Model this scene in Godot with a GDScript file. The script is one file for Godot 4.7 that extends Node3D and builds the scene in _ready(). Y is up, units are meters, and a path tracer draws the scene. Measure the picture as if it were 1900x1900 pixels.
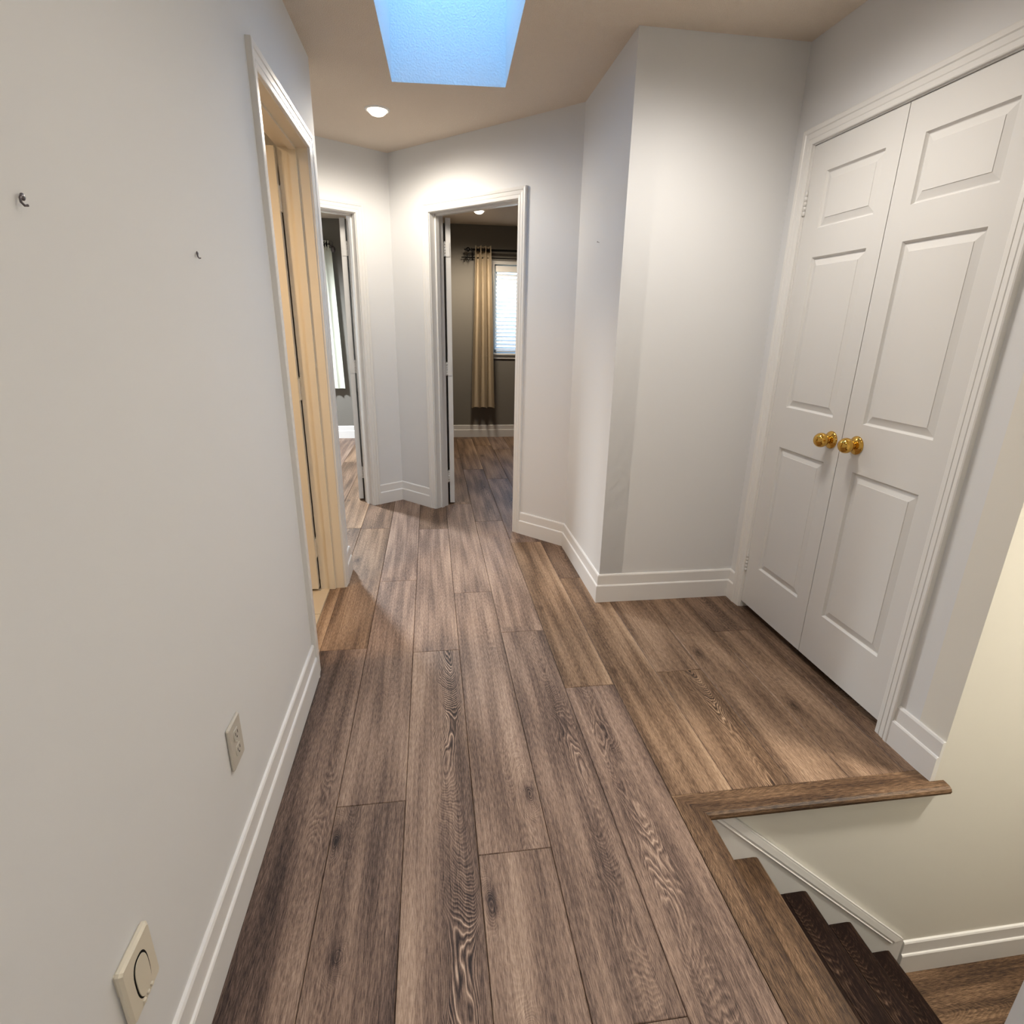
extends Node3D

# An upstairs hall: camera, sky, lights and exposure first, then the shell, then the objects.

const H := 2.44
const ROW_W := 0.19914
const ROW_0 := -0.5079
const PLANK_L := 1.55

var rng := RandomNumberGenerator.new()
var names := {}
var M := {}
var wood_mats: Array = []

# ---------------------------------------------------------------- shape helpers

func mb() -> SurfaceTool:
	var st := SurfaceTool.new()
	st.begin(Mesh.PRIMITIVE_TRIANGLES)
	st.set_smooth_group(-1)
	return st

func quad(st: SurfaceTool, a: Vector3, b: Vector3, c: Vector3, d: Vector3) -> void:
	for p in [a, b, c, a, c, d]:
		st.add_vertex(p)

func quad_uv(st: SurfaceTool, p: Array, uv: Array) -> void:
	for k in [0, 1, 2, 0, 2, 3]:
		st.set_uv(uv[k])
		st.add_vertex(p[k])

func box(st: SurfaceTool, lo: Vector3, hi: Vector3) -> void:
	var a := Vector3(lo.x, lo.y, lo.z); var b := Vector3(hi.x, lo.y, lo.z)
	var c := Vector3(hi.x, lo.y, hi.z); var d := Vector3(lo.x, lo.y, hi.z)
	var e := Vector3(lo.x, hi.y, lo.z); var f := Vector3(hi.x, hi.y, lo.z)
	var g := Vector3(hi.x, hi.y, hi.z); var h := Vector3(lo.x, hi.y, hi.z)
	quad(st, e, f, g, h); quad(st, a, d, c, b); quad(st, d, h, g, c)
	quad(st, b, f, e, a); quad(st, c, g, f, b); quad(st, a, e, h, d)

# a box with its edges chamfered by r
func soft_box(st: SurfaceTool, lo: Vector3, hi: Vector3, r: float) -> void:
	var prof: Array = [Vector2(lo.x + r, lo.y), Vector2(hi.x - r, lo.y), Vector2(hi.x, lo.y + r), Vector2(hi.x, hi.y - r), Vector2(hi.x - r, hi.y), Vector2(lo.x + r, hi.y), Vector2(lo.x, hi.y - r), Vector2(lo.x, lo.y + r)]
	var c := Vector2((lo.x + hi.x) / 2.0, (lo.y + hi.y) / 2.0)
	var inner: Array = []
	for p in prof:
		inner.append(Vector2(c.x + (p.x - c.x) * (1.0 - r / maxf(0.001, (hi.x - lo.x) / 2.0)), c.y + (p.y - c.y) * (1.0 - r / maxf(0.001, (hi.y - lo.y) / 2.0))))
	var n := prof.size()
	for k in n:
		var k2 := (k + 1) % n
		var p: Vector2 = prof[k]; var q: Vector2 = prof[k2]; var pi_: Vector2 = inner[k]; var qi: Vector2 = inner[k2]
		quad(st, Vector3(p.x, p.y, hi.z - r), Vector3(p.x, p.y, lo.z + r), Vector3(q.x, q.y, lo.z + r), Vector3(q.x, q.y, hi.z - r))
		quad(st, Vector3(pi_.x, pi_.y, hi.z), Vector3(p.x, p.y, hi.z - r), Vector3(q.x, q.y, hi.z - r), Vector3(qi.x, qi.y, hi.z))
		quad(st, Vector3(p.x, p.y, lo.z + r), Vector3(pi_.x, pi_.y, lo.z), Vector3(qi.x, qi.y, lo.z), Vector3(q.x, q.y, lo.z + r))
		for t in [[hi.z, pi_, qi], [lo.z, qi, pi_]]:
			st.add_vertex(Vector3(c.x, c.y, t[0])); st.add_vertex(Vector3(t[1].x, t[1].y, t[0])); st.add_vertex(Vector3(t[2].x, t[2].y, t[0]))

# profile (x along u, y along v) swept from a to b; ma and mb cut the ends slanting
func sweep(st: SurfaceTool, prof: Array, a: Vector3, b: Vector3, u: Vector3, v: Vector3, ma := Vector2.ZERO, mb_ := Vector2.ZERO) -> void:
	var d := (b - a).normalized()
	var n := prof.size()
	var pa: Array = []; var pb: Array = []
	var flat := PackedVector2Array()
	for p in prof:
		pa.append(a + u * p.x + v * p.y + d * (ma.x * p.x + ma.y * p.y))
		pb.append(b + u * p.x + v * p.y + d * (mb_.x * p.x + mb_.y * p.y))
		flat.append(p)
	for k in n:
		var k2 := (k + 1) % n
		quad(st, pa[k], pb[k], pb[k2], pa[k2])
	var tri := Geometry2D.triangulate_polygon(flat)
	for k in range(0, tri.size(), 3):
		for e in [0, 1, 2]:
			st.add_vertex(pa[tri[k + e]])
		for e in [2, 1, 0]:
			st.add_vertex(pb[tri[k + e]])

func basis_for(axis: Vector3) -> Array:
	var side := axis.cross(Vector3.UP)
	if side.length() < 0.01:
		side = axis.cross(Vector3.RIGHT)
	side = side.normalized()
	return [side, axis.cross(side).normalized()]

# profile of (radius, distance along the axis) turned round the axis
func lathe(st: SurfaceTool, prof: Array, org: Vector3, axis: Vector3, segs := 24, smooth := true) -> void:
	axis = axis.normalized()
	var uv := basis_for(axis)
	st.set_smooth_group(0 if smooth else -1)
	for k in prof.size() - 1:
		var p: Vector2 = prof[k]; var q: Vector2 = prof[k + 1]
		for s in segs:
			var a0 := TAU * s / segs; var a1 := TAU * (s + 1) / segs
			var r0: Vector3 = uv[0] * cos(a0) + uv[1] * sin(a0)
			var r1: Vector3 = uv[0] * cos(a1) + uv[1] * sin(a1)
			quad(st, org + r0 * p.x + axis * p.y, org + r0 * q.x + axis * q.y, org + r1 * q.x + axis * q.y, org + r1 * p.x + axis * p.y)
	st.set_smooth_group(-1)

func tube(st: SurfaceTool, pts: Array, r: float, segs := 10) -> void:
	st.set_smooth_group(0)
	var rings: Array = []
	var side := Vector3.ZERO
	for k in pts.size():
		var d: Vector3 = (pts[mini(k + 1, pts.size() - 1)] - pts[maxi(k - 1, 0)]).normalized()
		if side == Vector3.ZERO:
			side = basis_for(d)[0]
		side = (side - d * side.dot(d)).normalized()
		var up := d.cross(side)
		var ring: Array = []
		for s in segs:
			var a := TAU * s / segs
			ring.append(pts[k] + (side * cos(a) + up * sin(a)) * r)
		rings.append(ring)
	for k in rings.size() - 1:
		for s in segs:
			var s2 := (s + 1) % segs
			quad(st, rings[k][s], rings[k + 1][s], rings[k + 1][s2], rings[k][s2])
	for e in [0, rings.size() - 1]:
		for s in range(1, segs - 1):
			st.add_vertex(rings[e][0]); st.add_vertex(rings[e][s]); st.add_vertex(rings[e][s + 1])
	st.set_smooth_group(-1)

# ---------------------------------------------------------------- object helpers

func numbered(called: String) -> String:
	var n: int = names.get(called, 0)
	names[called] = n + 1
	return called if n == 0 else "%s_%03d" % [called, n]

func done(st: SurfaceTool, called: String, material: Material, parent: Node3D = null) -> MeshInstance3D:
	st.generate_normals()
	var o := MeshInstance3D.new()
	o.mesh = st.commit()
	o.material_override = material
	put(o, called, parent)
	return o

func put(o: Node3D, called: String, parent: Node3D = null) -> void:
	if parent:
		var n := 0
		var want := called
		while parent.has_node(NodePath(want)):
			n += 1
			want = "%s_%03d" % [called, n]
		o.name = want
		parent.add_child(o, true)
	else:
		o.name = numbered(called)
		add_child(o, true)

func thing(called: String, label: String, category: String, at := Transform3D.IDENTITY, group := "", kind := "") -> Node3D:
	var o := Node3D.new()
	put(o, called)
	o.transform = at
	tag(o, label, category, group, kind)
	return o

func tag(o: Node3D, label: String, category: String, group := "", kind := "") -> void:
	o.set_meta("label", label)
	o.set_meta("category", category)
	if group != "":
		o.set_meta("group", group)
	if kind != "":
		o.set_meta("kind", kind)

# local axes of a wall seen from the hall: x along it from left to right, z out of it
func wall_frame(a: Vector2, b: Vector2, t := 0.0, y := 0.0) -> Transform3D:
	var d := (b - a).normalized()
	var x := Vector3(d.x, 0, d.y)
	var z := Vector3(-d.y, 0, d.x)
	return Transform3D(Basis(x, Vector3.UP, z), Vector3(a.x, y, a.y) + x * t)

# ---------------------------------------------------------------- materials

func mat(c: Color, rough := 0.6, spec := 0.5, metal := 0.0) -> StandardMaterial3D:
	var m := StandardMaterial3D.new()
	m.albedo_color = c
	m.roughness = rough
	m.metallic = metal
	m.metallic_specular = spec
	return m

func bumpy(m: StandardMaterial3D, freq: float, scale: float, strength: float, seed_: int) -> void:
	var n := FastNoiseLite.new()
	n.seed = seed_
	n.frequency = freq
	n.fractal_octaves = 3
	var t := NoiseTexture2D.new()
	t.width = 512; t.height = 512
	t.seamless = true
	t.as_normal_map = true
	t.bump_strength = strength
	t.noise = n
	m.normal_enabled = true
	m.normal_texture = t
	m.uv1_triplanar = true
	m.uv1_world_triplanar = true
	m.uv1_scale = Vector3.ONE * scale

func noise(freq: float, seed_: int) -> FastNoiseLite:
	var n := FastNoiseLite.new()
	n.noise_type = FastNoiseLite.TYPE_SIMPLEX
	n.fractal_type = FastNoiseLite.FRACTAL_NONE
	n.frequency = freq
	n.seed = seed_
	return n

# one printed oak board: tone across it, cathedral grain round a wandering heart, knots, fine pores
func wood(spec: Dictionary) -> StandardMaterial3D:
	var w := 240
	var h := 1500
	var sd: int = spec.seed
	var wander := noise(1.0, sd); var low := noise(1.0, sd + 1); var streak := noise(1.0, sd + 2); var pore := noise(1.0, sd + 3); var warp := noise(1.0, sd + 4)
	var stops: Array = spec.stops
	var uc: float = spec.heart
	var amp: float = spec.amp
	var knots: Array = spec.get("knots", [])
	var warm: float = spec.get("warm", 0.0)
	var bend: float = spec.get("bend", 9.0)
	var rise: float = spec.get("rise", 24.0)
	var tone_row := PackedFloat32Array()
	tone_row.resize(w)
	for x in w:
		var u := (x + 0.5) / w
		var k := 0
		while k < stops.size() - 2 and u > stops[k + 1].x:
			k += 1
		var a: Vector2 = stops[k]; var b: Vector2 = stops[k + 1]
		var f := clampf((u - a.x) / (b.x - a.x), 0.0, 1.0)
		tone_row[x] = lerpf(a.y, b.y, f * f * (3.0 - 2.0 * f))
	# how fast the rings pass along the board: crowded here, drawn out there
	var slope := PackedFloat32Array()
	slope.resize(h)
	var climbed := 0.0
	for y in h:
		climbed += rise * PLANK_L / h * (0.62 + 0.95 * wander.get_noise_2d(float(y) / h * PLANK_L * 2.4, 90.0))
		slope[y] = climbed
	var data := PackedByteArray()
	data.resize(w * h * 3)
	var at := 0
	for y in h:
		var v := float(y) / h * PLANK_L
		var heart := uc + 0.05 * wander.get_noise_2d(v * 1.7, 3.0)
		var along := amp * clampf(0.85 + 0.7 * wander.get_noise_2d(v * 1.6, 40.0), 0.4, 1.3)
		for x in w:
			var u := (x + 0.5) / w
			var du: float = u - heart + 0.03 * warp.get_noise_2d(u * 3.0, v * 2.6)
			var g := bend * 4.2 * du * du + slope[y] + 1.3 * warp.get_noise_2d(u * 1.8 + 9.0, v * 2.6) + 0.16 * low.get_noise_2d(u * 9.0, v * 9.0)
			var dark_spot := 0.0
			var near := 0.0
			for kn in knots:
				var ku: float = (u - kn[0]) / kn[2]; var kv: float = (v - kn[1]) / kn[3]
				var d2 := ku * ku + kv * kv
				if d2 < 12.0:
					var e := exp(-d2 * 0.55)
					g += 8.0 * e
					near += e * kn[4]
					dark_spot += exp(-d2 * 1.7) * kn[4]
			var ph := g * 2.1
			var year := floorf(ph)
			ph -= year
			var own := sin(year * 12.9898) * 437.58
			own -= floorf(own)
			var mask := along * exp(-du * du * 24.0) + 0.5 * maxf(near, 0.0)
			var ring := 0.0
			var pale := exp(-(ph - 0.22) * (ph - 0.22) * 60.0)
			ring = (0.62 * pale * (0.15 + 0.85 * own) - 0.55 * exp(-(ph - 0.62) * (ph - 0.62) * (14.0 + 40.0 * own)) * (1.1 - 0.75 * own)) * mask
			var fine := streak.get_noise_2d(u * 95.0, v * 7.0)
			var po := pore.get_noise_2d(u * 150.0, v * 26.0)
			var lw := low.get_noise_2d(u * 2.6, v * 1.3) + 0.55 * low.get_noise_2d(u * 13.0 + 50.0, v * 1.2) + 0.35 * streak.get_noise_2d(u * 34.0 + 20.0, v * 2.0)
			var t := tone_row[x] + 0.15 * lw + ring + 0.075 * fine + 0.075 * po - 0.55 * dark_spot
			if po < -0.48:
				t -= 0.16
			elif po > 0.58:
				t += 0.12
			var r: float; var gg: float; var bb: float
			if t < 0.5:
				var q := clampf(t / 0.5, -0.5, 1.0)
				r = 62.0 + 72.0 * q; gg = 47.0 + 64.0 * q; bb = 41.0 + 56.0 * q
			else:
				var q := clampf((t - 0.5) / 0.5, 0.0, 1.3)
				r = 134.0 + 54.0 * q; gg = 111.0 + 53.0 * q; bb = 97.0 + 48.0 * q
			bb -= warm * 9.0
			r += warm * 4.0
			data[at] = int(clampf(r, 18.0, 235.0)); data[at + 1] = int(clampf(gg, 14.0, 230.0)); data[at + 2] = int(clampf(bb, 12.0, 225.0))
			at += 3
	var img := Image.create_from_data(w, h, false, Image.FORMAT_RGB8, data)
	var m := mat(Color(1, 1, 1), 0.52, 0.4)
	m.albedo_texture = ImageTexture.create_from_image(img)
	return m

func make_materials() -> void:
	M.wall = mat(Color(0.865, 0.868, 0.872), 0.75, 0.35)
	M.cream = mat(Color(0.88, 0.868, 0.835), 0.75, 0.35)
	M.ceiling = mat(Color(0.90, 0.85, 0.79), 0.9, 0.2)
	bumpy(M.ceiling, 0.09, 4.0, 6.0, 7)
	M.shaft = mat(Color(0.90, 0.90, 0.90), 0.9, 0.2)
	bumpy(M.shaft, 0.05, 3.0, 3.5, 8)
	M.trim = mat(Color(0.885, 0.88, 0.87), 0.28, 0.5)
	M.base = mat(Color(0.89, 0.885, 0.88), 0.4, 0.5)
	M.door = mat(Color(0.85, 0.845, 0.835), 0.42, 0.45)
	M.cream_trim = mat(Color(0.88, 0.84, 0.77), 0.38, 0.5)
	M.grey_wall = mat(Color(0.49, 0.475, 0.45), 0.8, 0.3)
	M.brass = mat(Color(0.83, 0.66, 0.33), 0.13, 0.5, 1.0)
	M.dark_metal = mat(Color(0.05, 0.045, 0.045), 0.4, 0.5, 0.4)
	M.steel = mat(Color(0.42, 0.40, 0.41), 0.3, 0.5, 0.9)
	M.plastic = mat(Color(0.76, 0.74, 0.70), 0.35, 0.5)
	M.ivory = mat(Color(0.86, 0.83, 0.76), 0.35, 0.5)
	M.black = mat(Color(0.02, 0.018, 0.016), 0.7, 0.3)
	M.sub = mat(Color(0.10, 0.08, 0.07), 0.9, 0.2)
	M.tile = mat(Color(0.80, 0.73, 0.62), 0.3, 0.5)
	M.grout = mat(Color(0.6, 0.55, 0.47), 0.9, 0.2)
	M.curtain = mat(Color(0.72, 0.665, 0.58), 0.85, 0.2)
	M.sheer = mat(Color(0.90, 0.91, 0.86), 0.85, 0.2)
	M.sheer.backlight_enabled = true
	M.sheer.backlight = Color(0.5, 0.5, 0.48)
	bumpy(M.sheer, 0.12, 14.0, 5.0, 12)
	M.slat = mat(Color(0.93, 0.94, 0.95), 0.4, 0.4)
	M.slat.backlight_enabled = true
	M.slat.backlight = Color(0.55, 0.57, 0.6)
	M.glass = mat(Color(0.9, 0.97, 1.0, 0.06), 0.05, 0.5)
	M.glass.transparency = BaseMaterial3D.TRANSPARENCY_ALPHA
	M.glow = mat(Color(1, 1, 1), 0.5)
	M.glow.emission_enabled = true
	M.glow.emission = Color(1.0, 0.93, 0.84)
	M.glow.emission_energy_multiplier = 3.0

# ---------------------------------------------------------------- light

func set_the_light() -> void:
	var cam := Camera3D.new()
	cam.name = "camera"
	cam.fov = 85.1848
	cam.near = 0.02
	cam.far = 200.0
	cam.basis = Basis(Vector3.UP, deg_to_rad(-8.32622)) * Basis(Vector3.RIGHT, deg_to_rad(-18.4088)) * Basis(Vector3.BACK, deg_to_rad(1.03157))
	cam.position = Vector3(0, 1.34334, 0)
	cam.current = true
	add_child(cam)
	var sky := ProceduralSkyMaterial.new()
	sky.sky_top_color = Color(0.45, 0.69, 0.91)
	sky.sky_horizon_color = Color(0.80, 0.91, 1.0)
	sky.sky_curve = 0.12
	sky.sky_energy_multiplier = 2.15
	sky.ground_bottom_color = Color(0.6, 0.66, 0.66)
	sky.ground_horizon_color = Color(0.74, 0.82, 0.86)
	sky.ground_energy_multiplier = 2.0
	var e := Environment.new()
	e.background_mode = Environment.BG_SKY
	e.sky = Sky.new()
	e.sky.sky_material = sky
	e.tonemap_mode = Environment.TONE_MAPPER_LINEAR
	e.tonemap_exposure = 1.26
	e.sdfgi_enabled = true
	e.ssao_enabled = true
	e.ssil_enabled = true
	var we := WorldEnvironment.new()
	we.name = "environment"
	we.environment = e
	add_child(we)

# a slim round downlight: white trim ring, shallow glowing lens, and a lamp of its own just below
func downlight(label: String, x: float, z: float, energy: float, color: Color, angle := 82.0, blend := 0.6) -> void:
	var t := thing("ceiling_light", label, "ceiling light", Transform3D(Basis.IDENTITY, Vector3(x, H, z)), "recessed ceiling lights")
	var st := mb()
	lathe(st, [Vector2(0.052, 0.0), Vector2(0.053, 0.005), Vector2(0.060, 0.007), Vector2(0.066, 0.004), Vector2(0.068, 0.0)], Vector3.ZERO, Vector3.DOWN, 40)
	done(st, "trim_ring", M.trim, t)
	st = mb()
	lathe(st, [Vector2(0.050, 0.003), Vector2(0.046, 0.014), Vector2(0.034, 0.024), Vector2(0.016, 0.030), Vector2(0.0, 0.0315)], Vector3.ZERO, Vector3.DOWN, 40)
	done(st, "lens", M.glow, t)
	var l := SpotLight3D.new()
	l.light_color = color
	l.light_energy = energy
	l.light_size = 0.13
	l.spot_angle = angle
	l.spot_angle_attenuation = blend
	l.spot_range = 12.0
	l.spot_attenuation = 2.0
	l.shadow_enabled = true
	l.rotation_degrees.x = -90.0
	l.position = Vector3(0, -0.075, 0)
	put(l, "lamp", t)

# ---------------------------------------------------------------- shell

func wall(called: String, label: String, a: Vector2, b: Vector2, th: float, m: Material, opens: Array = [], y0 := 0.0, y1 := H, back: Material = null) -> Node3D:
	var w := thing(called, label, "wall", wall_frame(a, b), "", "structure")
	var length := a.distance_to(b)
	for side in 2:
		if side == 1 and back == null:
			break
		# the skin towards the room beyond is a panel of its own paint
		var z0 := -th if back == null or side == 1 else -th * 0.5
		var z1 := 0.0 if side == 0 else -th * 0.5
		var st := mb()
		var t := 0.0
		for o in opens:
			if o[0] > t:
				box(st, Vector3(t, y0, z0), Vector3(o[0], y1, z1))
			if o[2] > y0:
				box(st, Vector3(o[0], y0, z0), Vector3(o[1], o[2], z1))
			box(st, Vector3(o[0], o[3], z0), Vector3(o[1], y1, z1))
			t = o[1]
		if length > t:
			box(st, Vector3(t, y0, z0), Vector3(length, y1, z1))
		done(st, "plaster" if side == 0 else "far_side", m if side == 0 else back, w)
	return w

const BASE := [Vector2(0, 0), Vector2(0.016, 0), Vector2(0.016, 0.089), Vector2(0.0135, 0.0935), Vector2(0.0095, 0.0955), Vector2(0.0095, 0.145), Vector2(0.0065, 0.151), Vector2(0, 0.152)]

func baseboard(called: String, label: String, runs: Array, m: Material) -> void:
	# each run: wall frame, from, to, cut at the start, cut at the end (shift along the wall per metre of thickness)
	var o := thing(called, label, "baseboard", Transform3D.IDENTITY, "", "structure")
	for r in runs:
		var f: Transform3D = r[0]
		var st := mb()
		sweep(st, BASE, f * Vector3(r[1], 0, 0), f * Vector3(r[2], 0, 0), f.basis.z, f.basis.y, Vector2(r[3], 0), Vector2(r[4], 0))
		done(st, "board", m, o)

const CASE := [Vector2(0, 0), Vector2(0, 0.0095), Vector2(0.003, 0.0115), Vector2(0.017, 0.0125), Vector2(0.0185, 0.0105), Vector2(0.022, 0.0130), Vector2(0.038, 0.0150), Vector2(0.0400, 0.0125), Vector2(0.0435, 0.0165), Vector2(0.056, 0.0185), Vector2(0.060, 0.0165), Vector2(0.060, 0)]

# casing, jamb and stop of a doorway in its wall's frame; x from t0 to t1
func door_trim(called: String, label: String, f: Transform3D, t0: float, t1: float, top: float, th: float, m: Material, stop_at: float, both := true, jm: Material = null) -> void:
	var o := thing(called, label, "door casing", f, "", "structure")
	if jm == null:
		jm = m
	for face in 2:
		if face == 1 and not both:
			break
		var z := 0.0 if face == 0 else -th
		var out := Vector3(0, 0, 1.0 if face == 0 else -1.0)
		var st := mb()
		sweep(st, CASE, Vector3(t0, 0, z), Vector3(t0, top, z), Vector3.LEFT, out, Vector2.ZERO, Vector2(1, 0))
		done(st, "casing_side", m if face == 0 else jm, o)
		st = mb()
		sweep(st, CASE, Vector3(t1, 0, z), Vector3(t1, top, z), Vector3.RIGHT, out, Vector2.ZERO, Vector2(1, 0))
		done(st, "casing_side", m if face == 0 else jm, o)
		st = mb()
		sweep(st, CASE, Vector3(t0, top, z), Vector3(t1, top, z), Vector3.UP, out, Vector2(-1, 0), Vector2(1, 0))
		done(st, "casing_head", m if face == 0 else jm, o)
	for s in 3:
		var st := mb()
		if s == 0:
			box(st, Vector3(t0 - 0.012, 0, -th - 0.001), Vector3(t0 + 0.004, top - 0.004, 0.001))
			box(st, Vector3(t0 + 0.004, 0, stop_at - 0.03), Vector3(t0 + 0.014, top - 0.004, stop_at))
		elif s == 1:
			box(st, Vector3(t1 - 0.004, 0, -th - 0.001), Vector3(t1 + 0.012, top - 0.004, 0.001))
			box(st, Vector3(t1 - 0.014, 0, stop_at - 0.03), Vector3(t1 - 0.004, top - 0.004, stop_at))
		else:
			box(st, Vector3(t0 - 0.012, top - 0.004, -th - 0.001), Vector3(t1 + 0.012, top + 0.012, 0.001))
			box(st, Vector3(t0 + 0.004, top - 0.014, stop_at - 0.03), Vector3(t1 - 0.004, top - 0.004, stop_at))
		done(st, "jamb" if s < 2 else "jamb_head", jm, o)

# a moulded panel door: slab with openings, each raised panel a mesh of its own. Local x 0..w, y 0..h, front at z = 0
func panel_door(called: String, label: String, at: Transform3D, w: float, h: float, th: float, rects: Array, m: Material) -> Node3D:
	var o := thing(called, label, "door", at, "", "structure")
	var xs: Array = [0.0, w]; var ys: Array = [0.0, h]
	for r in rects:
		for v in [r.position.x, r.end.x]:
			if not v in xs:
				xs.append(v)
		for v in [r.position.y, r.end.y]:
			if not v in ys:
				ys.append(v)
	xs.sort(); ys.sort()
	var st := mb()
	for i in xs.size() - 1:
		for j in ys.size() - 1:
			var c := Vector2((xs[i] + xs[i + 1]) / 2.0, (ys[j] + ys[j + 1]) / 2.0)
			var hole := false
			for r in rects:
				hole = hole or r.has_point(c)
			if not hole:
				quad(st, Vector3(xs[i], ys[j + 1], 0), Vector3(xs[i + 1], ys[j + 1], 0), Vector3(xs[i + 1], ys[j], 0), Vector3(xs[i], ys[j], 0))
	quad(st, Vector3(0, 0, -th), Vector3(0, h, -th), Vector3(0, h, 0), Vector3(0, 0, 0))
	quad(st, Vector3(w, 0, 0), Vector3(w, h, 0), Vector3(w, h, -th), Vector3(w, 0, -th))
	quad(st, Vector3(0, h, 0), Vector3(0, h, -th), Vector3(w, h, -th), Vector3(w, h, 0))
	quad(st, Vector3(0, 0, -th), Vector3(0, 0, 0), Vector3(w, 0, 0), Vector3(w, 0, -th))
	quad(st, Vector3(w, 0, -th), Vector3(w, h, -th), Vector3(0, h, -th), Vector3(0, 0, -th))
	done(st, "slab", m, o)
	for r in rects:
		st = mb()
		var rings := [Vector2(0, 0), Vector2(0.0025, -0.0045), Vector2(0.006, -0.0090), Vector2(0.0085, -0.0095), Vector2(0.033, -0.0025), Vector2(0.0335, -0.0010)]
		for k in rings.size():
			var a: Vector2 = rings[k]
			var lo := Vector2(r.position.x + a.x, r.position.y + a.x); var hi := Vector2(r.end.x - a.x, r.end.y - a.x)
			if k == rings.size() - 1:
				quad(st, Vector3(lo.x, hi.y, a.y), Vector3(hi.x, hi.y, a.y), Vector3(hi.x, lo.y, a.y), Vector3(lo.x, lo.y, a.y))
			else:
				var b: Vector2 = rings[k + 1]
				var lo2 := Vector2(r.position.x + b.x, r.position.y + b.x); var hi2 := Vector2(r.end.x - b.x, r.end.y - b.x)
				var p := [Vector3(lo.x, lo.y, a.y), Vector3(lo.x, hi.y, a.y), Vector3(hi.x, hi.y, a.y), Vector3(hi.x, lo.y, a.y)]
				var q := [Vector3(lo2.x, lo2.y, b.y), Vector3(lo2.x, hi2.y, b.y), Vector3(hi2.x, hi2.y, b.y), Vector3(hi2.x, lo2.y, b.y)]
				for s in 4:
					quad(st, p[s], p[(s + 1) % 4], q[(s + 1) % 4], q[s])
		done(st, "door_panel", m, o)
	return o

# butt hinge: knuckle along y at a local spot, with two leaves
func hinge(o: Node3D, at: Vector3, leaf_a: Vector3, leaf_b: Vector3, m: Material, h := 0.09, r := 0.006) -> void:
	var st := mb()
	for k in 5:
		var y0 := at.y + h * k / 5.0
		lathe(st, [Vector2(0, 0), Vector2(r, 0.0005), Vector2(r, h / 5.0 - 0.0008), Vector2(0, h / 5.0 - 0.0003)], Vector3(at.x, y0, at.z), Vector3.UP, 10)
	lathe(st, [Vector2(r * 0.7, 0), Vector2(r * 0.8, 0.004), Vector2(0, 0.008)], Vector3(at.x, at.y + h, at.z), Vector3.UP, 10)
	for lf in [leaf_a, leaf_b]:
		if lf.length() > 0.001:
			var n: Vector3 = lf.normalized().cross(Vector3.UP) * 0.0012
			quad(st, at + n, at + n + Vector3(0, h, 0), at + lf + n + Vector3(0, h, 0), at + lf + n)
			quad(st, at - n, at + lf - n, at + lf - n + Vector3(0, h, 0), at - n + Vector3(0, h, 0))
			quad(st, at + lf + n, at + lf + n + Vector3(0, h, 0), at + lf - n + Vector3(0, h, 0), at + lf - n)
	done(st, "hinge", m, o)

func knob(o: Node3D, at: Vector3, m: Material) -> void:
	var st := mb()
	lathe(st, [Vector2(0.0, 0.0), Vector2(0.034, 0.0), Vector2(0.0345, 0.003), Vector2(0.031, 0.007), Vector2(0.022, 0.010), Vector2(0.016, 0.014), Vector2(0.0, 0.014)], at, Vector3.BACK, 36)
	var rose := done(st, "rose", m, o)
	st = mb()
	var prof: Array = [Vector2(0.0135, 0.010), Vector2(0.0115, 0.015), Vector2(0.0125, 0.019)]
	for k in 17:
		var a := PI * (0.14 + 0.86 * k / 16.0)
		prof.append(Vector2(0.0285 * sin(a), 0.0435 - 0.0270 * cos(a)))
	lathe(st, prof, at, Vector3.BACK, 36)
	done(st, "knob", m, rose)

# ---------------------------------------------------------------- floor boards

func plank(o: Node3D, x0: float, x1: float, z0: float, z1: float, row_x: float, vz0: float, m: Material, flip: bool, called := "plank", y := 0.0, along_x := false) -> void:
	var g := 0.0007
	var bv := 0.0016
	x0 += g; x1 -= g; z0 += g; z1 -= g
	var st := mb()
	var P := func(x: float, yy: float, z: float) -> Array:
		var u := (x - row_x) / ROW_W
		var v := (z - vz0) / PLANK_L
		if flip:
			u = 1.0 - u
			v = 0.97 - v
		return [Vector3(z, yy, -x) if along_x else Vector3(x, yy, z), Vector2(u, v)]
	var t := [P.call(x0 + bv, y, z0 + bv), P.call(x1 - bv, y, z0 + bv), P.call(x1 - bv, y, z1 - bv), P.call(x0 + bv, y, z1 - bv)]
	var s := [P.call(x0, y - bv, z0), P.call(x1, y - bv, z0), P.call(x1, y - bv, z1), P.call(x0, y - bv, z1)]
	var b := [P.call(x0, y - 0.011, z0), P.call(x1, y - 0.011, z0), P.call(x1, y - 0.011, z1), P.call(x0, y - 0.011, z1)]
	quad_uv(st, [t[0][0], t[1][0], t[2][0], t[3][0]], [t[0][1], t[1][1], t[2][1], t[3][1]])
	for k in 4:
		var k2 := (k + 1) % 4
		quad_uv(st, [t[k][0], s[k][0], s[k2][0], t[k2][0]], [t[k][1], s[k][1], s[k2][1], t[k2][1]])
		quad_uv(st, [s[k][0], b[k][0], b[k2][0], s[k2][0]], [s[k][1], b[k][1], b[k2][1], s[k2][1]])
	done(st, called, m, o)

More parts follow.
